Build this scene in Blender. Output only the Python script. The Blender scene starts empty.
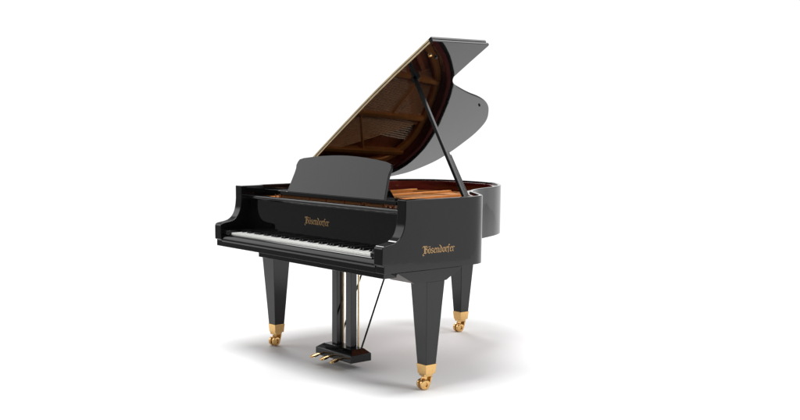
import bpy, bmesh, math, random
from mathutils import Vector, Matrix
random.seed(7)
S = bpy.context.scene
COL = S.collection
W = 1.51
ZR = .973            # top of the case
ZB = .627            # underside of the case along the keyboard and treble side
ZT = .690            # underside of the case round the tail
L0 = Vector((.755, .80, 0))   # base of the piano, its parts are local to it

# ------------------------------------------------------------------ materials
def new_mat(name):
    m = bpy.data.materials.new(name); m.use_nodes = True
    return m, m.node_tree.nodes, m.node_tree.links, m.node_tree.nodes['Principled BSDF']

def lacquer(name, col=(.0035, .0035, .0038), rough=.035, scale=5.0, ior=1.45):
    m, N, K, b = new_mat(name)
    b.inputs['Base Color'].default_value = (*col, 1)
    b.inputs['IOR'].default_value = ior
    tc = N.new('ShaderNodeTexCoord')
    n = N.new('ShaderNodeTexNoise'); n.inputs['Scale'].default_value = scale; n.inputs['Detail'].default_value = 6
    r = N.new('ShaderNodeMapRange'); r.inputs['To Min'].default_value = rough * .6; r.inputs['To Max'].default_value = rough * 1.6
    K.new(tc.outputs['Object'], n.inputs['Vector']); K.new(n.outputs['Fac'], r.inputs['Value']); K.new(r.outputs['Result'], b.inputs['Roughness'])
    n2 = N.new('ShaderNodeTexNoise'); n2.inputs['Scale'].default_value = 9; n2.inputs['Detail'].default_value = 2
    bu = N.new('ShaderNodeBump'); bu.inputs['Strength'].default_value = .02; bu.inputs['Distance'].default_value = .01
    K.new(tc.outputs['Object'], n2.inputs['Vector']); K.new(n2.outputs['Fac'], bu.inputs['Height']); K.new(bu.outputs['Normal'], b.inputs['Normal'])
    return m

def metal(name, col, rough=.22, var=.25, scale=40):
    m, N, K, b = new_mat(name)
    b.inputs['Metallic'].default_value = 1
    tc = N.new('ShaderNodeTexCoord')
    n = N.new('ShaderNodeTexNoise'); n.inputs['Scale'].default_value = scale; n.inputs['Detail'].default_value = 5
    K.new(tc.outputs['Object'], n.inputs['Vector'])
    cr = N.new('ShaderNodeValToRGB')
    cr.color_ramp.elements[0].position = .3; cr.color_ramp.elements[0].color = (*[c * (1 - var) for c in col], 1)
    cr.color_ramp.elements[1].position = .7; cr.color_ramp.elements[1].color = (*col, 1)
    K.new(n.outputs['Fac'], cr.inputs['Fac']); K.new(cr.outputs['Color'], b.inputs['Base Color'])
    r = N.new('ShaderNodeMapRange'); r.inputs['To Min'].default_value = rough * .7; r.inputs['To Max'].default_value = rough * 1.4
    K.new(n.outputs['Fac'], r.inputs['Value']); K.new(r.outputs['Result'], b.inputs['Roughness'])
    return m

def wood(name, dark, light, rough=.12, stretch=(1, 12, 12), scale=3.0, spec=1.5):
    m, N, K, b = new_mat(name)
    tc = N.new('ShaderNodeTexCoord'); mp = N.new('ShaderNodeMapping'); mp.inputs['Scale'].default_value = stretch
    n = N.new('ShaderNodeTexNoise'); n.inputs['Scale'].default_value = scale; n.inputs['Detail'].default_value = 8; n.inputs['Distortion'].default_value = .8
    K.new(tc.outputs['Object'], mp.inputs['Vector']); K.new(mp.outputs['Vector'], n.inputs['Vector'])
    cr = N.new('ShaderNodeValToRGB')
    cr.color_ramp.elements[0].position = .35; cr.color_ramp.elements[0].color = (*dark, 1)
    cr.color_ramp.elements[1].position = .68; cr.color_ramp.elements[1].color = (*light, 1)
    K.new(n.outputs['Fac'], cr.inputs['Fac']); K.new(cr.outputs['Color'], b.inputs['Base Color'])
    b.inputs['Roughness'].default_value = rough; b.inputs['IOR'].default_value = spec
    return m

def plain(name, col, rough=.5, noise=.1, scale=30, metallic=0):
    m, N, K, b = new_mat(name)
    tc = N.new('ShaderNodeTexCoord')
    n = N.new('ShaderNodeTexNoise'); n.inputs['Scale'].default_value = scale; n.inputs['Detail'].default_value = 4
    K.new(tc.outputs['Object'], n.inputs['Vector'])
    cr = N.new('ShaderNodeValToRGB')
    cr.color_ramp.elements[0].position = .3; cr.color_ramp.elements[0].color = (*[c * (1 - noise) for c in col], 1)
    cr.color_ramp.elements[1].position = .7; cr.color_ramp.elements[1].color = (*col, 1)
    K.new(n.outputs['Fac'], cr.inputs['Fac']); K.new(cr.outputs['Color'], b.inputs['Base Color'])
    b.inputs['Roughness'].default_value = rough; b.inputs['Metallic'].default_value = metallic
    return m

M_BLACK = lacquer('black polyester lacquer')
M_SATIN = lacquer('black satin lacquer', (.004, .004, .004), .22)
M_GOLD = metal('polished brass', (.80, .50, .20), .17, .12, 60)
M_HINGE = metal('brushed brass hinge', (.90, .72, .45), .42, .05, 9)
M_LEAF = metal('gold lettering', (.52, .33, .16), .38, .2, 200)
M_PLATE = metal('bronzed iron plate', (.95, .34, .07), .30, .18, 22)
M_PLATE.node_tree.nodes['Principled BSDF'].inputs['Metallic'].default_value = .35
M_RAIL = plain('lightened plate bronze', (.95, .40, .14), .35, .15, 25)  # plate bronze lightened in colour, making up for little light under the shelf
M_MAHOG = wood('mahogany lining', (.11, .013, .010), (.25, .034, .024), .06, (2, 2, 14), 2.2)
M_SPRUCE = wood('spruce soundboard', (.52, .13, .042), (.70, .20, .065), .3, (3, 40, 3), 1.4)
M_STEEL = metal('plate-tinted steel wire', (.72, .52, .36), .25, .1, 80)  # warm tint puts the bronze plate's reflection into the steel colour
M_COPPER = metal('copper wound wire', (.62, .30, .14), .3, .1, 80)
M_IVORY = plain('white key tops', (.86, .86, .83), .18, .03, 12)
M_EBONY = plain('black key tops', (.006, .006, .006), .13, .2, 30)
M_FELT = plain('red felt', (.20, .012, .012), .95, .3, 300)
M_WHITEFELT = plain('white felt', (.55, .53, .48), .95, .2, 300)
M_FLOOR = plain('white paper sweep', (.86, .86, .86), .75, .015, 3)

# ------------------------------------------------------------------ helpers
def link(o, parent=None, loc=None):
    COL.objects.link(o)
    if parent is not None: o.parent = parent
    if loc is not None: o.location = loc
    return o

def finish(name, bm, mat, parent=None, loc=(0, 0, 0), smooth=35, shift=None):
    """bm is in world coordinates; shift brings it to the parent's frame"""
    if shift is None: shift = L0
    bmesh.ops.translate(bm, verts=bm.verts, vec=-Vector(shift) - Vector(loc))
    bmesh.ops.recalc_face_normals(bm, faces=bm.faces)
    me = bpy.data.meshes.new(name); bm.to_mesh(me); bm.free()
    mats = mat if isinstance(mat, (list, tuple)) else [mat]
    for m in mats: me.materials.append(m)
    if smooth:
        me.shade_smooth(); me.set_sharp_from_angle(angle=math.radians(smooth))
    o = bpy.data.objects.new(name, me)
    if smooth:
        w = o.modifiers.new('weighted', 'WEIGHTED_NORMAL'); w.weight = 100; w.keep_sharp = True
    return link(o, parent, loc)

def bevel(bm, edges, w, seg=3):
    if w > 0 and edges:
        bmesh.ops.bevel(bm, geom=list(edges), offset=w, segments=seg, profile=.5, affect='EDGES', clamp_overlap=True)

def merge(dst, src):
    me = bpy.data.meshes.new('tmp'); src.to_mesh(me); dst.from_mesh(me); bpy.data.meshes.remove(me); src.free()

def box(bm, x0, x1, y0, y1, z0, z1, bev=.002, seg=2, rot=None, piv=None):
    b = bmesh.new()
    bmesh.ops.create_cube(b, size=1)
    for v in b.verts:
        v.co = Vector(((x0 + x1) / 2 + v.co.x * (x1 - x0), (y0 + y1) / 2 + v.co.y * (y1 - y0), (z0 + z1) / 2 + v.co.z * (z1 - z0)))
    bevel(b, b.edges, bev, seg)
    if rot is not None:
        p = Vector(piv if piv else (0, 0, 0))
        bmesh.ops.rotate(b, verts=b.verts, cent=p, matrix=rot)
    merge(bm, b)

def frustum(bm, c, lo, hi, z0, z1, bev=.003, seg=2):
    """lo/hi = (x0,x1,y0,y1) offsets from c"""
    b = bmesh.new(); vs = []
    for (a, z) in ((lo, z0), (hi, z1)):
        vs.append([b.verts.new((c[0] + x, c[1] + y, z)) for x, y in ((a[0], a[2]), (a[1], a[2]), (a[1], a[3]), (a[0], a[3]))])
    b.faces.new(vs[0][::-1]); b.faces.new(vs[1])
    for i in range(4): b.faces.new((vs[0][i], vs[0][(i + 1) % 4], vs[1][(i + 1) % 4], vs[1][i]))
    bevel(b, b.edges, bev, seg); merge(bm, b)

def prism(bm, pts, ext, bev=.0, seg=2, skip=None):
    """pts: 3D polygon, ext: extrusion vector"""
    b = bmesh.new(); ext = Vector(ext)
    a = [b.verts.new(p) for p in pts]; c = [b.verts.new(Vector(p) + ext) for p in pts]
    b.faces.new(a[::-1]); b.faces.new(c); n = len(pts)
    for i in range(n): b.faces.new((a[i], a[(i + 1) % n], c[(i + 1) % n], c[i]))
    bmesh.ops.recalc_face_normals(b, faces=b.faces)
    if bev:
        es = [e for e in b.edges if (skip is None or not skip(e)) and e.calc_face_angle(0) > .6]
        bevel(b, es, bev, seg)
    merge(bm, b)

def tube(bm, pts, r, n=8, caps=True):
    pts = [Vector(p) for p in pts]; rings = []
    rs = r if isinstance(r, (list, tuple)) else [r] * len(pts)
    for i, p in enumerate(pts):
        t = (pts[min(i + 1, len(pts) - 1)] - pts[max(i - 1, 0)]).normalized()
        u = t.cross(Vector((0, 0, 1)));  u = u if u.length > .05 else t.cross(Vector((1, 0, 0)))
        u.normalize(); v = t.cross(u)
        rings.append([bm.verts.new(p + (u * math.cos(2 * math.pi * k / n) + v * math.sin(2 * math.pi * k / n)) * rs[i]) for k in range(n)])
    for a, b in zip(rings[:-1], rings[1:]):
        for k in range(n): bm.faces.new((a[k], a[(k + 1) % n], b[(k + 1) % n], b[k]))
    if caps: bm.faces.new(rings[0][::-1]); bm.faces.new(rings[-1])

def lathe(bm, prof, axis_p, axis='x', n=28):
    """prof: list of (along, radius)"""
    rings = []; P = Vector(axis_p)
    for a, r in prof:
        ring = []
        for k in range(n):
            c, s = math.cos(2 * math.pi * k / n) * r, math.sin(2 * math.pi * k / n) * r
            ring.append(bm.verts.new(P + (Vector((a, c, s)) if axis == 'x' else Vector((c, s, a)) if axis == 'z' else Vector((c, a, s)))))
        rings.append(ring)
    for a, b in zip(rings[:-1], rings[1:]):
        for k in range(n): bm.faces.new((a[k], a[(k + 1) % n], b[(k + 1) % n], b[k]))
    if prof[0][1] > 1e-5: bm.faces.new(rings[0][::-1])
    if prof[-1][1] > 1e-5: bm.faces.new(rings[-1])

def spline(P, step=8):
    out = []
    for i in range(len(P) - 1):
        p0 = P[max(i - 1, 0)]; p1 = P[i]; p2 = P[i + 1]; p3 = P[min(i + 2, len(P) - 1)]
        for k in range(step):
            t = k / step
            out.append(tuple(.5 * (2 * p1[j] + (p2[j] - p0[j]) * t + (2 * p0[j] - 5 * p1[j] + 4 * p2[j] - p3[j]) * t * t + (-p0[j] + 3 * p1[j] - 3 * p2[j] + p3[j]) * t ** 3) for j in range(len(p1))))
    out.append(tuple(P[-1])); return out

def tag(o, label=None, cat=None, group=None, kind=None):
    for k, v in (('label', label), ('category', cat), ('group', group), ('kind', kind)):
        if v: o[k] = v
    return o

# ------------------------------------------------------------------ the piano
piano = bpy.data.objects.new('grand_piano', None); link(piano, None, L0)
piano.empty_display_size = .2
tag(piano, 'glossy black grand piano with raised lid standing on brass casters on the white floor', 'grand piano')

# outline of the case, from the treble cheek round the tail to the bass cheek
bent = [(1.51, .58), (1.503, .645), (1.468, .705), (1.39, .765), (1.305, .822), (1.225, .878), (1.165, .945), (1.118, 1.02),
        (1.083, 1.10), (1.045, 1.20), (1.0, 1.30), (.935, 1.40), (.845, 1.49), (.73, 1.568), (.60, 1.598), (.46, 1.600), (.335, 1.590), (.22, 1.555),
        (.135, 1.498), (.080, 1.440), (.042, 1.375), (.015, 1.295), (0, 1.20)]
OUT = [(1.51, .30), (1.51, .44)] + spline(bent, 5) + [(0, .8), (0, .6), (0, .30)]

def resample(P, d=.02):
    out = [P[0]]
    for a, b in zip(P[:-1], P[1:]):
        l = math.dist(a, b); n = max(1, int(l / d))
        for k in range(1, n + 1): out.append((a[0] + (b[0] - a[0]) * k / n, a[1] + (b[1] - a[1]) * k / n))
    return out

def inset(P, d):
    """offset to the inside (left of travel is inside), dropping folded points"""
    out = []
    for i, p in enumerate(P):
        a = P[max(i - 1, 0)]; b = P[min(i + 1, len(P) - 1)]
        tx, ty = b[0] - a[0], b[1] - a[1]; l = math.hypot(tx, ty) or 1
        q = (p[0] - ty / l * d, p[1] + tx / l * d)
        if min(math.dist(q, r) for r in P) > d * .985 - .003: out.append(q)
    return out
FINE = resample(OUT, .02)

# rim: swept section, deeper under the keyboard and treble side than round the tail
def zbot(p, i):
    return ZB if (p[0] > 1.18 and p[1] < .93) or p[1] < .72 else ZT
T = .020
def sweep_wall(bm, P, t, zb, zt, r=.004):
    prof = [(0, 0)] + [(r - r * math.cos(a), -r + r * math.sin(a)) for a in (0, math.pi / 6, math.pi / 3, math.pi / 2)] + \
           [(t - r + r * math.sin(a), -r + r * math.cos(a)) for a in (0, math.pi / 6, math.pi / 3, math.pi / 2)] + [(t, 0)]
    rings = []
    for i, p in enumerate(P):
        a = P[max(i - 1, 0)]; b = P[min(i + 1, len(P) - 1)]
        tx, ty = b[0] - a[0], b[1] - a[1]; l = math.hypot(tx, ty)
        nx, ny = -ty / l, tx / l
        ring = []
        for k, (d, z) in enumerate(prof):
            zz = zb(p, i) if k in (0, len(prof) - 1) else zt + z
            ring.append(bm.verts.new((p[0] + nx * d, p[1] + ny * d, zz)))
        rings.append(ring)
    n = len(prof)
    for a, b in zip(rings[:-1], rings[1:]):
        for k in range(n): bm.faces.new((a[k], a[(k + 1) % n], b[(k + 1) % n], b[k]))
    bm.faces.new(rings[0]); bm.faces.new(rings[-1][::-1])

# split where the underside steps
i1 = max(i for i, p in enumerate(FINE) if p[0] > 1.18 and p[1] < .93)
i2 = max(i for i, p in enumerate(FINE) if p[0] < .1 and p[1] > .72)
bm = bmesh.new()
sweep_wall(bm, FINE[:i1 + 1], T, lambda p, i: ZB, ZR)
sweep_wall(bm, FINE[i1:i2 + 1], T, lambda p, i: ZT, ZR)
sweep_wall(bm, FINE[i2:], T, lambda p, i: ZB, ZR)
# arms: profile in y,z
arm = [(.30, ZB), (.012, ZB), (.012, .664), (0, .668), (0, .744), (.004, .755), (.014, .761), (.035, .765), (.066, .770), (.092, .779), (.115, .797), (.132, .826), (.141, .862), (.145, .90), (.145, ZR), (.30, ZR)]
arm_s = arm[:3] + [arm[3]] + spline(arm[4:14], 3)[0:] + arm[14:]
def skip_back(e): return all(v.co.y > .2999 for v in e.verts)
for x0, x1 in ((1.447, 1.51), (0, .063)):
    prism(bm, [(x0, y, z) for y, z in arm_s], (x1 - x0, 0, 0), .0035, 3, skip_back)
rim = finish('case_rim', bm, M_BLACK, piano)

# mahogany lining
bm = bmesh.new()
LIN = inset(FINE, T + .0005)
n0 = min(i for i, p in enumerate(LIN) if p[1] > .62); n1 = max(i for i, p in enumerate(LIN) if p[1] > .66)
sweep_wall(bm, LIN[n0:n1 + 1], .032, lambda p, i: .80, ZR - .009, .003)
finish('inner_rim', bm, M_MAHOG, rim)
bm = bmesh.new()
sweep_wall(bm, LIN[:n0 + 1], .032, lambda p, i: .80, ZR - .040, .003)
finish('cheek_lining', bm, M_BLACK, rim)
bm = bmesh.new(); sweep_wall(bm, LIN[n1:], .032, lambda p, i: .80, ZR - .040, .003)
finish('cheek_lining', bm, M_BLACK, rim)

# bottom boards so the case is closed from below (under the action only) + beams
bm = bmesh.new()
box(bm, .063, 1.447, .012, .30, ZB, .655, .0025)
box(bm, .022, 1.488, .3005, .66, ZB + .002, .650, .002)
keybed = finish('keybed', bm, M_BLACK, piano)
bm = bmesh.new(); box(bm, .39, 1.468, .045, .128, .597, ZB - .0005, .002)
finish('keybed_rail', bm, M_BLACK, piano)
bm = bmesh.new()
for (a, b) in (((.25, .66), (.42, 1.50)), ((.75, .66), (.60, 1.52)), ((1.2, .66), (.80, 1.42))):
    d = Vector((b[0] - a[0], b[1] - a[1], 0)); n = Vector((-d.y, d.x, 0)).normalized() * .035
    prism(bm, [(a[0] - n.x, a[1] - n.y, .715), (b[0] - n.x, b[1] - n.y, .715), (b[0] + n.x, b[1] + n.y, .715), (a[0] + n.x, a[1] + n.y, .715)], (0, 0, .08), .003)
finish('beam', bm, M_SATIN, piano)

# key slip: rounded rail in front of the keys
prof = [(.0095, .6555), (.0075, .662), (.0075, .668), (.0095, .676), (.0135, .684), (.0190, .6905), (.0260, .6955), (.0345, .6985), (.0345, .6555)]
bm = bmesh.new(); prism(bm, [(.0635, y, z) for y, z in spline(prof[:-1], 3) + [prof[-1]]], (1.383, 0, 0), 0)
finish('key_slip', bm, M_BLACK, piano, smooth=50)

# keyboard
KX0, KX1, KZ = .123, 1.392, .7105
bm = bmesh.new(); box(bm, KX0 - .002, KX1 + .002, .040, .30, .656, .684, .001)
kb = finish('keyboard', bm, M_SATIN, piano)
kw = (KX1 - KX0) / 52
def white_key(x, cut_l, cut_r):
    b = bmesh.new(); g = .0005
    yf, ym, yb = .037, .092, .192
    pts = [(x + g, yf), (x + kw - g, yf), (x + kw - g, ym if cut_r else yb)]
    if cut_r: pts += [(x + kw - cut_r - .0008, ym), (x + kw - cut_r - .0008, yb)]
    pts += [(x + cut_l + (.0008 if cut_l else g), yb)]
    if cut_l: pts += [(x + cut_l + .0008, ym), (x + g, ym)]
    prism(b, [(px, py, KZ - .021) for px, py in pts], (0, 0, .021), .0008, 2)
    return b
bw = .0125
# 88 keys start on A
pat = ['A', 'B', 'C', 'D', 'E', 'F', 'G']
right = {'C': .66, 'D': .58, 'F': .72, 'G': .62, 'A': .58}
blacks = []
for i in range(52):
    n = pat[i % 7]; x = KX0 + i * kw
    if n in right and i < 51: blacks.append((i, x + kw * (1 + (right[n] - .62) * .6)))
bpos = {i: c for i, c in blacks}
for i in range(52):
    x = KX0 + i * kw
    cr = (x + kw) - (bpos[i] - bw / 2) if i in bpos else 0
    cl = (bpos[i - 1] + bw / 2) - x if (i - 1) in bpos else 0
    finish('white_key', white_key(x, max(cl, 0), max(cr, 0)), M_IVORY, kb, smooth=30)
def bkey_mesh():
    b = bmesh.new()
    lo = [(-bw / 2, .094), (bw / 2, .094), (bw / 2, .192), (-bw / 2, .192)]
    hi = [(-bw / 2 + .0018, .101), (bw / 2 - .0018, .101), (bw / 2 - .0018, .192), (-bw / 2 + .0018, .192)]
    v0 = [b.verts.new((x, y, KZ - .012)) for x, y in lo]; v1 = [b.verts.new((x, y, KZ + .0115)) for x, y in hi]
    b.faces.new(v0[::-1]); b.faces.new(v1)
    for k in range(4): b.faces.new((v0[k], v0[(k + 1) % 4], v1[(k + 1) % 4], v1[k]))
    bevel(b, b.edges, .0014, 3)
    return b
bk = finish('black_key', bkey_mesh(), M_EBONY, kb, shift=(0, .80, 0))
for q, (i, c) in enumerate(blacks):
    o = bk if q == 0 else bk.copy()
    if q: link(o, kb)
    o.location = (c - L0.x, 0, 0)
# key blocks
for x0, x1 in ((.0635, KX0 - .003), (KX1 + .003, 1.4465)):
    bm = bmesh.new(); box(bm, x0, x1, .020, .187, .697, .722, .004, 3)
    box(bm, x0, x1, .0345, .187, .656, .6965, .001)
    finish('key_block', bm, M_BLACK, piano)

# fallboard, slightly hollow, with a rolled lip
pf = [(.1925, .7125), (.194, .76), (.197, .80), (.200, .84), (.202, .878), (.202, .894)]
lip = [(.196, .897), (.190, .898), (.186, .902), (.185, .909), (.188, .9165), (.195, .919), (.222, .919), (.222, .7125)]
bm = bmesh.new(); prism(bm, [(.0635, y, z) for y, z in spline(pf, 3) + spline(lip[:6], 3) + lip[6:]], (1.383, 0, 0), 0)
fall = finish('fallboard', bm, M_BLACK, piano, smooth=40)

# ------------------------------------------------------------------ lettering, drawn with a broad nib
GL = {
 'B': (1.22, [[(-.22, 1.25), (-.05, 1.52), (.25, 1.42), (.5, 1.55)], [(.28, 1.5), (.28, .1)], [(.5, 1.3), (.5, .15)], [(.42, 1.42), (.8, 1.52), (.98, 1.25), (.62, .88)],
              [(.55, .86), (.88, .92), (1.06, .62), (1.0, .22), (.62, 0), (.28, .1), (-.02, -.02), (-.16, -.25), (.02, -.42), (.2, -.34)]]),
 'o': (.80, [[(.38, 1), (.12, .84), (.12, .16), (.4, 0)], [(.36, .98), (.62, .82), (.62, .18), (.4, 0)]]),
 'u': (.80, []),
 's': (.72, [[(.56, .88), (.34, 1.0), (.12, .82), (.14, .62), (.52, .42), (.54, .18), (.3, 0), (.06, .12)]]),
 'e': (.68, [[(.60, .14), (.38, 0), (.12, .16), (.12, .82), (.40, 1), (.58, .80), (.2, .48)]]),
 'n': (.88, [[(0, .9), (.14, 1), (.16, .86), (.16, .14), (.28, 0)], [(.16, .78), (.46, 1), (.62, .86), (.62, .14), (.76, 0)]]),
 'd': (.82, [[(.38, .98), (.12, .84), (.12, .16), (.4, 0), (.62, .18), (.62, .9), (.40, 1.2), (.06, 1.52)]]),
 'r': (.64, [[(0, .9), (.14, 1), (.16, .86), (.16, .14), (.3, 0)], [(.16, .78), (.42, 1), (.56, .86)]]),
 'f': (.58, [[(.16, -.18), (.16, 1.15), (.3, 1.48), (.54, 1.4)], [(-.04, .9), (.42, .96)]]),
}
def lettering(name, text, origin, ux, uz, un, xh, width, mat, parent):
    """text laid from origin along ux, up uz, proud along un; xh = height of the small letters"""
    bm = bmesh.new(); adv = 0; strokes = []
    for ch in text:
        g = {'ö': 'o'}.get(ch, ch); w, ss = GL[g]
        for s in ss: strokes.append([(adv + x, y) for x, y in s])
        if ch == 'ö':
            for dx in (.2, .54): strokes.append([(adv + dx - .05, 1.36), (adv + dx + .05, 1.30)])
        adv += w
    sx = width / adv; k = 0
    nib = Vector((math.cos(math.radians(38)), math.sin(math.radians(38)))) * .085
    thin = Vector((-nib.y, nib.x)) * .26
    for s in strokes:
        for (a, b) in zip(s[:-1], s[1:]):
            a, b = Vector(a), Vector(b); d = (b - a).normalized() * .02
            pts = []
            for p, e in ((a, -d), (b, d)):
                for q in (nib + thin, nib - thin, -nib - thin, -nib + thin): pts.append(p + q + e)
            # convex hull
            pts.sort(key=lambda p: (p.x, p.y)); h = []
            for seq in (pts, pts[::-1]):
                hh = []
                for p in seq:
                    while len(hh) > 1 and (hh[-1] - hh[-2]).cross(p - hh[-1]) <= 1e-9: hh.pop()
                    hh.append(p)
                h += hh[:-1]
            off = .0004 + k * .00001; k += 1
            vs = [bm.verts.new(Vector(origin) + Vector(ux) * p.x * sx + Vector(uz) * p.y * xh + Vector(un) * off) for p in h]
            bm.faces.new(vs)
            vb = [bm.verts.new(v.co - Vector(un) * (off - .0001)) for v in vs]
            for i in range(len(vs)): bm.faces.new((vs[i], vb[i], vb[(i + 1) % len(vs)], vs[(i + 1) % len(vs)]))
    return finish(name, bm, mat, parent, smooth=0)
TXT = 'Bösendorfer'
lettering('lettering', TXT, (.626, .1960, .794), (1, 0, 0), (0, .07, 1), (0, -1, 0), .0235, .215, M_LEAF, fall)
lettering('lettering', TXT, (1.51, .262, .708), (0, 1, 0), (0, 0, 1), (1, 0, 0), .0235, .208, M_LEAF, rim)

# ------------------------------------------------------------------ music desk
bm = bmesh.new(); box(bm, .232, 1.278, .285, .42, .927, .949, .0025, 3)
shelf = finish('music_shelf', bm, M_BLACK, piano)
for x0, x1 in ((.165, .2315), (1.2785, 1.345)):
    bm = bmesh.new(); box(bm, x0, x1, .30, .43, .924, .951, .002); box(bm, x0 + .02, x1 - .02, .34, .42, .9, .9235, .001)
    finish('desk_slide', bm, M_BLACK, piano)
# recessed ledges between slide and cheek
for x0, x1 in ((.0635, .1645), (1.3455, 1.4465)):
    bm = bmesh.new(); box(bm, x0, x1, .300, .312, .914, .950, .0015)
    finish('cheek_filler', bm, M_BLACK, piano)
TILT = math.radians(20)
half = [(.428, 0), (.409, .115), (.4075, .140), (.4135, .160), (.4085, .178), (.397, .1945), (.36, .2035), (.28, .2125), (.19, .2205), (.10, .2255), (.03, .2275)]
desk2 = [(x, h) for x, h in half] + [(-x, h) for x, h in half[::-1]]
bm = bmesh.new()
prism(bm, [(.757 + x, .285 + h * math.sin(TILT), .9495 + h * math.cos(TILT)) for x, h in desk2], (0, .016 * math.cos(TILT), -.016 * math.sin(TILT)), .002, 2)
finish('music_desk', bm, M_BLACK, piano)
for sx in (.345, 1.165):
    bm = bmesh.new(); prism(bm, [(sx, .305, .9495), (sx, .372, .9495), (sx, .368, .955), (sx, .335, 1.000), (sx, .325, 1.000)], (.008, 0, 0), .001)
    finish('desk_prop', bm, M_BLACK, piano)

# ------------------------------------------------------------------ inside of the case
INN = inset(FINE, T + .033)
def poly_slab(bm, P, z0, z1, bev=0):
    prism(bm, [(x, y, z0) for x, y in P], (0, 0, z1 - z0), bev)
bm = bmesh.new(); poly_slab(bm, INN, .815, .823)
finish('soundboard', bm, M_SPRUCE, piano, smooth=0)
for a, b in (((1.17, .76), (1.00, 1.14)), ((1.00, 1.145), (.72, 1.40)), ((.18, 1.0), (.50, 1.42))):
    ribs = bmesh.new()
    pts = spline([(a[0], a[1]), ((a[0] + b[0]) / 2 - .02, (a[1] + b[1]) / 2 + .01), (b[0], b[1])], 6)
    for p, q in zip(pts[:-1], pts[1:]):
        d = Vector((q[0] - p[0], q[1] - p[1], 0)).normalized(); n = Vector((-d.y, d.x, 0)) * .014
        prism(ribs, [(p[0] - n.x, p[1] - n.y, .8235), (q[0] - n.x, q[1] - n.y, .8235), (q[0] + n.x, q[1] + n.y, .8235), (p[0] + n.x, p[1] + n.y, .8235)], (0, 0, .045))
    finish('bridge', ribs, M_SPRUCE, piano)

# iron plate: web with the tuning pins, perimeter flange and struts
bm = bmesh.new()
ring_o = [p for p in inset(FINE, T + .036) if p[1] > .31]
for i, p in enumerate(ring_o[:-1]):
    q = ring_o[i + 1]
    if math.dist(p, q) > .06: continue
    c = Vector((.62, .80, 0))
    def inn(r, i=i):
        a = ring_o[max(i - 1, 0)]; b = ring_o[min(i + 2, len(ring_o) - 1)]
        t = Vector((b[0] - a[0], b[1] - a[1], 0)).normalized(); return (r[0] - t.y * .085, r[1] + t.x * .085)
    def nrm(k):
        a = ring_o[max(k - 1, 0)]; b = ring_o[min(k + 1, len(ring_o) - 1)]
        t = Vector((b[0] - a[0], b[1] - a[1], 0)).normalized(); return Vector((-t.y, t.x, 0))
    n0, n1 = nrm(i), nrm(i + 1)
    sec = [(0, .872), (0, .903), (.016, .905), (.034, .905), (.042, .898), (.042, .872)]
    r0 = [bm.verts.new((p[0] + n0.x * d, p[1] + n0.y * d, z)) for d, z in sec]
    r1 = [bm.verts.new((q[0] + n1.x * d, q[1] + n1.y * d, z)) for d, z in sec]
    for k in range(len(sec) - 1): bm.faces.new((r0[k], r1[k], r1[k + 1], r0[k + 1]))
bmesh.ops.remove_doubles(bm, verts=bm.verts, dist=.0001)
web = [(.058, .318), (1.452, .318), (1.452, .47), (1.40, .50), (1.22, .53), (.95, .56), (.62, .57), (.32, .575), (.058, .58)]
prism(bm, [(x, y, .874) for x, y in web], (0, 0, .014), .003)
plate = finish('iron_plate', bm, M_PLATE, piano)
struts = [((.20, .57), (.145, 1.44)), ((.47, .57), (.40, 1.50)), ((.80, .56), (.66, 1.52)), ((1.06, .54), (.93, 1.32)), ((1.27, .52), (1.15, .84))]
for a, b in struts:
    d = Vector((b[0] - a[0], b[1] - a[1], 0)).normalized(); n = Vector((-d.y, d.x, 0))
    bm = bmesh.new()
    A, B = Vector((*a, 0)) - d * .02, Vector((*b, 0))
    cs = [(-.020, .8745), (-.018, .902), (-.010, .913), (.010, .913), (.018, .902), (.020, .8745)]
    r0 = [bm.verts.new((A + n * u) + Vector((0, 0, z))) for u, z in cs]
    r1 = [bm.verts.new((B + n * u) + Vector((0, 0, z))) for u, z in cs]
    for k in range(len(cs)): bm.faces.new((r0[k], r0[(k + 1) % 6], r1[(k + 1) % 6], r1[k]))
    bm.faces.new(r0[::-1]); bm.faces.new(r1)
    finish('plate_strut', bm, M_PLATE, plate)
# cross brace and boss of the plate
bm = bmesh.new()
for a, b in (((.165, 1.10), (.66, .86)), ((.42, 1.22), (.70, 1.36))):
    tube(bm, [(a[0], a[1], .889), (b[0], b[1], .889)], .016, 8)
finish('plate_brace', bm, M_PLATE, plate)
bm = bmesh.new(); lathe(bm, [(.874, .05), (.888, .048), (.896, .036), (.897, 0)], (.62, .66, 0), 'z', 28)
finish('plate_boss', bm, M_PLATE, plate)

# tuning pins (over two hundred)
bm = bmesh.new()
for i in range(74):
    for r in range(3):
        x = .105 + i * 1.30 / 73; y = .36 + r * .038 + .012 * (i % 2) + .008 * math.sin(i * .3)
        tube(bm, [(x, y, .8885), (x, y, .915)], .0034, 6)
pins = finish('tuning_pins', bm, M_STEEL, plate); tag(pins, kind='stuff')
bm = bmesh.new(); box(bm, .07, 1.44, .505, .522, .8885, .894, .001)
finish('string_felt', bm, M_FELT, plate)
for a, b in ((.219, .495), (.504, .644), (.653, .808), (.821, .95), (.99, 1.13)):
    bm = bmesh.new(); box(bm, a, b, .322, .334, .8885, .9235, .003)
    finish('plate_rail', bm, M_RAIL, plate)

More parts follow.
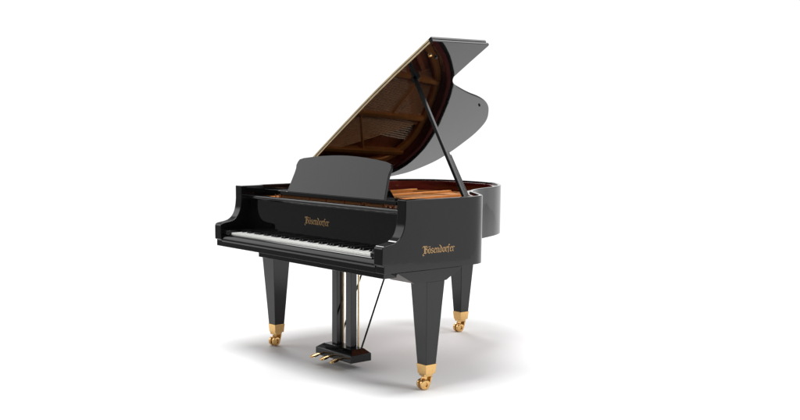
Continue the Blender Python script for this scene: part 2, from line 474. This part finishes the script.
# strings
def ray_to_out(a, d, P):
    best = None
    for p, q in zip(P[:-1], P[1:]):
        ex, ey = q[0] - p[0], q[1] - p[1]; den = d[0] * ey - d[1] * ex
        if abs(den) < 1e-9: continue
        t = ((p[0] - a[0]) * ey - (p[1] - a[1]) * ex) / den; s = ((p[0] - a[0]) * d[1] - (p[1] - a[1]) * d[0]) / den
        if 0 <= s <= 1 and t > .15 and (best is None or t < best): best = t
    return best or .3
bs = bmesh.new(); ts = bmesh.new()
for i in range(68):
    u = i / 67; x = .40 + 1.02 * u; a = math.radians(100 - 2 * u)
    d = (math.cos(a), math.sin(a)); t = ray_to_out((x, .52), d, INN) - .06
    t = min(t, 1.02 - .7 * u)
    for e in (-.0026, 0, .0026):
        tube(ts, [(x + e, .37, .8985), (x + e, .53, .8965), (x + e + d[0] * t, .52 + d[1] * t, .884)], .0009, 3, False)
for i in range(34):
    u = i / 33; x = .09 + .36 * u; a = math.radians(74 - 3 * u)
    d = (math.cos(a), math.sin(a)); t = min(ray_to_out((x, .52), d, INN) - .07, 1.0)
    tube(bs, [(x, .37, .905), (x, .54, .903), (x + d[0] * t, .52 + d[1] * t, .897)], .0022, 5, False)
tag(finish('treble_strings', ts, M_STEEL, piano, smooth=0), kind='stuff')
tag(finish('bass_strings', bs, M_COPPER, piano), kind='stuff')
# dampers
bm = bmesh.new()
box(bm, -.005, .005, -.02, .02, .910, .926, .0015)
dz = finish('damper', bm, M_SATIN, piano, shift=(0, 0, 0)); bm = bmesh.new(); box(bm, -.0045, .0045, -.019, .019, .9035, .9098, .001)
df = finish('damper_felt', bm, M_WHITEFELT, dz, shift=(0, 0, 0))
for i in range(62):
    u = i / 61
    o = dz if i == 0 else dz.copy(); f = df if i == 0 else df.copy()
    if i: link(o, piano); link(f, o)
    o.location = (.10 + 1.10 * u - L0.x, .635 - .03 * u - L0.y, 0)

# ------------------------------------------------------------------ lid
TH = math.radians(30.1)
ZH = ZR + .005
def lidp(s, y, h):   # s along the slope from the hinge, h above the underside
    return Vector((s * math.cos(TH) - h * math.sin(TH), y, ZH + s * math.sin(TH) + h * math.cos(TH)))
lidcurve = [(1.215, .893), (1.175, .918), (1.128, .975), (1.082, 1.07), (1.043, 1.165), (1.0, 1.285), (.935, 1.405), (.84, 1.50), (.73, 1.574), (.59, 1.61),
            (.455, 1.611), (.335, 1.600), (.22, 1.567), (.129, 1.505), (.074, 1.448), (.040, 1.384), (.013, 1.30), (0, 1.20)]
YF = .480
YH = .572                                             # the fold line runs a little back towards the hinge
def yf(s_): return YF + (YH - YF) * max(0, 1 - s_ / 1.15) ** 1.25
edge = [(s_, yf(s_)) for s_ in (0, .2, .4, .6, .8, 1.0, 1.2)]
lid_pts = edge + [(1.528, YF), (1.528, .872), (1.525, .884), (1.514, .888), (1.36, .889)] + spline(lidcurve, 4)
TL = .0130
def lid_prism(bm, P, h0, h1, bev=.0025):
    prism(bm, [lidp(s, y, h0) for s, y in P], lidp(0, 0, h1) - lidp(0, 0, h0), bev, 3)
bm = bmesh.new(); lid_prism(bm, lid_pts, 0, TL)
lid = finish('lid', bm, M_BLACK, piano)
# folded front flap lies on top of the main lid
bm = bmesh.new(); lid_prism(bm, edge + [(1.528, YF), (1.528, YF + .388), (0, YF + .388)], TL + .0015, 2 * TL + .0015)
finish('folded_front_lid', bm, M_BLACK, piano)
# long brass hinge: one leaf on each edge
bm = bmesh.new()
for h0, h1 in ((.0022, .0120), (TL + .0038, 2 * TL - .0012)):
    ee = [e for e in edge[1:]] + [(1.508, YF)]
    prism(bm, [lidp(s_, y_ - .0023, h0) for s_, y_ in ee] + [lidp(s_, y_ + .004, h0) for s_, y_ in ee[::-1]], lidp(0, 0, h1) - lidp(0, 0, h0), 0)
finish('lid_hinge', bm, M_HINGE, lid)
bm = bmesh.new()
tube(bm, [lidp(s_, y_ - .0030, TL + .0004) for s_, y_ in edge[1:] + [(1.508, YF)]], .0016, 8)
finish('hinge_pin', bm, M_SATIN, lid)
# hinges on the spine
for y in (.80, 1.08):
    bm = bmesh.new(); tube(bm, [(-.006, y - .05, ZR + .003), (-.006, y + .05, ZR + .003)], .006, 10)
    finish('spine_hinge', bm, M_GOLD, lid)
# lid bumper and lock on the underside
nu = lidp(0, 0, -1) - lidp(0, 0, 0)
for s, y, m, r in ((1.407, .558, M_GOLD, .011), (1.392, .612, M_SATIN, .009), (.925, 1.345, M_SATIN, .006)):
    c = lidp(s, y, -.0003); b = bmesh.new()
    tube(b, [c, c + nu * .006, c + nu * .010], [r, r * .95, r * .5], 16)
    finish('lid_bumper', b, m, lid)

# prop stick
P0 = Vector((1.425, .622, .955)); P1 = lidp(1.188, .628, -.004)
bm = bmesh.new()
def stick(bm, a, b, wx, wy, bev=.003):
    d = (b - a); l = d.length; d.normalize(); q = Vector((0, 0, 1)).rotation_difference(d)
    t = bmesh.new(); bmesh.ops.create_cube(t, size=1)
    for v in t.verts: v.co = Vector((v.co.x * wx, v.co.y * wy, (v.co.z + .5) * l))
    bevel(t, t.edges, bev, 2); bmesh.ops.rotate(t, verts=t.verts, cent=(0, 0, 0), matrix=q.to_matrix())
    bmesh.ops.translate(t, verts=t.verts, vec=a); merge(bm, t)
stick(bm, P0, P1, .018, .019)
prop = finish('lid_prop', bm, M_SATIN, piano)
bm = bmesh.new(); e = Vector((.001, .0155, 0)); mid = P0.lerp(P1, .385)
stick(bm, P0 + e, mid + e * .75, .016, .013, .003)
stick(bm, P0 + e * 1.75, P0.lerp(P1, .355) + e * 1.45, .012, .009, .003)
finish('short_prop', bm, M_SATIN, prop)
bm = bmesh.new(); stick(bm, lidp(1.165, .628, -.006), lidp(1.225, .628, -.006), .026, .009, .002)
tube(bm, [P1 + Vector((0, -.018, 0)), P1 + Vector((0, .018, 0))], .006, 10)
finish('prop_socket', bm, M_SATIN, lid)
bm = bmesh.new(); tube(bm, [P0 + Vector((0, -.02, .004)), P0 + Vector((0, .06, .004))], .009, 12)
finish('prop_pivot', bm, M_GOLD, prop)

# ------------------------------------------------------------------ legs
def make_leg(ztop):
    """leg in its own frame, origin on the floor under its centre"""
    Z0 = Vector((0, 0, 0))
    zt = .562 if ztop else ZT + .03
    h = lambda z: .034 + (.0615 - .034) * (z - .13) / (.562 - .13)
    bm = bmesh.new()
    frustum(bm, (0, 0), (-.034, .034, -.034, .034), (-h(zt), h(zt), -h(zt), h(zt)), .128, zt, .0035, 3)
    leg = finish('leg', bm, M_BLACK, piano, shift=Z0)
    if ztop:
        bm = bmesh.new()
        frustum(bm, (0, 0), (-.092, .0825, -.160, .052), (-.180, .0825, -.275, .165), .564, ZB - .0005, .003, 2)
        finish('leg_plate', bm, M_BLACK, leg, shift=Z0)
    bm = bmesh.new()
    frustum(bm, (0, 0), (-.0315, .0315, -.0315, .0315), (-.0365, .0365, -.0365, .0365), .082, .1335, .0018, 2)
    fer = finish('ferrule', bm, M_GOLD, leg, shift=Z0)
    bm = bmesh.new()
    frustum(bm, (-.002, -.002), (-.026, .024, -.024, .022), (-.027, .027, -.026, .026), .068, .0815, .002, 2)
    # fork tongue between the two wheels and its sloping back
    prism(bm, [(-.006, .020, .0675), (-.006, .012, .040), (-.006, -.002, .016), (-.006, -.024, .014), (-.006, -.034, .028), (-.006, -.028, .0675)], (.010, 0, 0), .0015)
    prism(bm, [(-.022, .024, .0675), (-.022, .010, .024), (-.022, .004, .024), (-.022, .015, .0675)], (.043, 0, 0), .001)
    finish('caster_fork', bm, M_GOLD, leg, shift=Z0)
    b0 = bmesh.new()
    for q in (-1, 1):
        bm = bmesh.new()
        pr = [(.0185, 0), (.0185, .0115), (.0205, .0125), (.0245, .0130), (.0245, .0225), (.0225, .0262), (.0160, .0278), (.0085, .0270), (.0062, .0240), (.0062, 0)]
        lathe(bm, [(a * q, r) for a, r in pr], (-.001, -.018, .0279), 'x', 36)
        finish('caster_wheel', bm, M_GOLD, leg, shift=Z0)
    b0.free()
    return leg
def put(leg, x, y, rz=0):
    leg.location = (x - L0.x, y - L0.y, 0)
    for c in leg.children:
        if c.name.startswith('caster'): c.rotation_euler.z = rz
def copy_leg(src):
    o = src.copy(); link(o, piano)
    for c in src.children: link(c.copy(), o)
    return o
legR = make_leg(True)
legL = copy_leg(legR); legB = make_leg(False)
put(legR, 1.425, .370, math.radians(-12)); put(legL, .087, .372, math.radians(8)); put(legB, .458, 1.558, math.radians(-5))
for c in list(legL.children):
    if c.name.startswith('leg_plate'): c.scale = (-1, .42, 1)

# ------------------------------------------------------------------ pedal lyre
bm = bmesh.new()
frustum(bm, (.750, .36), (-.160, .160, -.068, .075), (-.160, .160, -.068, .075), .045, .088, .003, 3)
frustum(bm, (.750, .36), (-.158, .158, -.066, .073), (-.125, .125, -.035, .050), .0882, .112, .002, 2)
lyre = finish('pedal_lyre', bm, M_BLACK, piano)
for x in (.688, .812):
    bm = bmesh.new(); box(bm, x - .0235, x + .0235, .350, .392, .1122, .5965, .003, 3)
    finish('lyre_post', bm, M_BLACK, lyre)
bm = bmesh.new(); box(bm, .60, .90, .33, .44, .597, ZB - .0005, .002)
finish('lyre_head', bm, M_BLACK, lyre)
for x in (.690, .755, .825):
    bm = bmesh.new(); tube(bm, [(x, .412, .10), (x, .412, ZB)], .0055, 12)
    finish('pedal_rod', bm, M_HINGE, lyre)
for x in (.66, .86):
    bm = bmesh.new(); tube(bm, [(x, .405, .108), (x, .628, .6268)], .0052, 10)
    finish('lyre_brace', bm, M_SATIN, lyre)
def pedal(x):
    b = bmesh.new()
    # narrow shank swelling to a rounded toe plate
    n = 22; top = []; bot = []
    pr = [(.300, .007, .062), (.275, .008, .064), (.258, .013, .067), (.242, .021, .066), (.225, .026, .062), (.210, .025, .058), (.198, .017, .055), (.193, .005, .054)]
    pr = spline(pr, 3)
    ra = []
    for y, w, z in pr:
        ra.append([b.verts.new((x - w, y, z - .003)), b.verts.new((x - w * .8, y, z + .001)), b.verts.new((x, y, z + .0025)), b.verts.new((x + w * .8, y, z + .001)), b.verts.new((x + w, y, z - .003)), b.verts.new((x, y, z - .008))])
    for p, q in zip(ra[:-1], ra[1:]):
        for k in range(6): b.faces.new((p[k], p[(k + 1) % 6], q[(k + 1) % 6], q[k]))
    b.faces.new(ra[0][::-1]); b.faces.new(ra[-1])
    bmesh.ops.translate(b, verts=b.verts, vec=(0, .022, -.004))
    return finish('pedal', b, M_GOLD, lyre, smooth=60)
for x in (.650, .738, .828): pedal(x)

# ------------------------------------------------------------------ the setting
CAM = Vector((5.2965, -3.2076, 1.3476)); YAW, PITCH, F = .9177, -.1323, 1060.535; PX, PY = 329.893, 262.245
FW = Vector((-math.sin(YAW), math.cos(YAW), 0)); RT = Vector((math.cos(YAW), math.sin(YAW), 0))
g0 = Vector((CAM.x, CAM.y, 0))
bm = bmesh.new()
nx, ny = 24, 40
def fl(i, j):
    f = -.5 + 13 * (j / ny) ** 1.3; a = -1.2 - .36 * max(f, 0); b = 2.2 + .75 * max(f, 0)
    return g0 + RT * (a + (b - a) * i / nx) + FW * f
grid = [[bm.verts.new(fl(i, j)) for i in range(nx + 1)] for j in range(ny + 1)]
for j in range(ny):
    for i in range(nx): bm.faces.new((grid[j][i], grid[j][i + 1], grid[j + 1][i + 1], grid[j + 1][i]))
floor = finish('floor', bm, M_FLOOR, None, shift=(0, 0, 0), smooth=0); tag(floor, kind='structure')

# camera
cd = bpy.data.cameras.new('camera'); cam = bpy.data.objects.new('camera', cd); COL.objects.link(cam)
cd.sensor_width = 36; cd.lens = F / 800 * 36; cd.shift_x = (400 - PX) / 800; cd.shift_y = (PY - 210) / 800; cd.clip_end = 200; cd.clip_start = .05
cam.location = CAM; cam.rotation_euler = (math.pi / 2 + PITCH, 0, YAW)
S.camera = cam

# white studio surround
wd = bpy.data.worlds.new('World'); S.world = wd; wd.use_nodes = True
N, K = wd.node_tree.nodes, wd.node_tree.links
bg = N['Background']
tc = N.new('ShaderNodeTexCoord'); sp = N.new('ShaderNodeSeparateXYZ'); K.new(tc.outputs['Generated'], sp.inputs['Vector'])
def math_n(op, a, b=None):
    n = N.new('ShaderNodeMath'); n.operation = op
    for i, v in enumerate((a, b)):
        if v is None: continue
        if isinstance(v, (int, float)): n.inputs[i].default_value = v
        else: K.new(v, n.inputs[i])
    return n.outputs[0]
def mrange(v, a, b, c, d, smooth=True):
    n = N.new('ShaderNodeMapRange'); n.interpolation_type = 'SMOOTHSTEP' if smooth else 'LINEAR'
    K.new(v, n.inputs['Value'])
    for k, q in zip(('From Min', 'From Max', 'To Min', 'To Max'), (a, b, c, d)): n.inputs[k].default_value = q
    return n.outputs['Result']
def lobe(x, y, z, a, b):
    l = math.sqrt(x * x + y * y + z * z)
    d = math_n('ADD', math_n('ADD', math_n('MULTIPLY', sp.outputs['X'], x / l), math_n('MULTIPLY', sp.outputs['Y'], y / l)), math_n('MULTIPLY', sp.outputs['Z'], z / l))
    return mrange(d, a, b, 0, 1)
Z = sp.outputs['Z']
back = math_n('MULTIPLY', lobe(-.35, 1, 0, -.10, .45), mrange(Z, .14, .26, 1, .08))                   # white cove behind the piano and to its right
walls = math_n('ADD', .22, math_n('MULTIPLY', back, .86))
ceil = mrange(Z, .70, .92, 0, 1)                      # dim ceiling above
lvl = math_n('ADD', math_n('MULTIPLY', walls, math_n('SUBTRACT', 1, ceil)), math_n('MULTIPLY', ceil, .65))
desk_patch = lobe(-.77, -.51, .42, .86, .97)               # bright patch added front left, for the music desk to mirror
lvl = math_n('ADD', lvl, math_n('MULTIPLY', math_n('MULTIPLY', desk_patch, mrange(Z, .12, .26, 0, 1)), 1.5))
K.new(lvl, bg.inputs['Strength']); bg.inputs['Color'].default_value = (1, 1, 1, 1)

def area(name, loc, target, size, power):
    l = bpy.data.lights.new(name, 'AREA'); l.shape = 'RECTANGLE'; l.size = size[0]; l.size_y = size[1]; l.energy = power
    o = bpy.data.objects.new(name, l); COL.objects.link(o); o.location = loc
    o.rotation_euler = (Vector(target) - Vector(loc)).to_track_quat('-Z', 'Y').to_euler()
    return o
area('softbox', (1.2, -1.3, 8.5), (.8, .6, 0), (3.3, 3.3), 600)
area('interior_fill', (5.6, 2.6, 4.6), (.7, .9, .9), (2.2, 2.2), 150)  # added fill lamp, brightens the inside of the case
area('floor_fill', (-8.5, 5.5, 8.0), (-8.5, 5.8, 0), (5, 5), 600)  # added lamp out of view, whitens the far floor on the left
area('floor_fill', (3.5, 8.5, 8.5), (3.0, 9.0, 0), (5, 5), 370)  # second added lamp, whitens the floor beyond the tail

S.view_settings.view_transform = 'Standard'; S.view_settings.look = 'None'
S.view_settings.exposure = 0; S.view_settings.gamma = 1
S.cycles.max_bounces = 10; S.cycles.glossy_bounces = 8; S.cycles.use_denoising = True
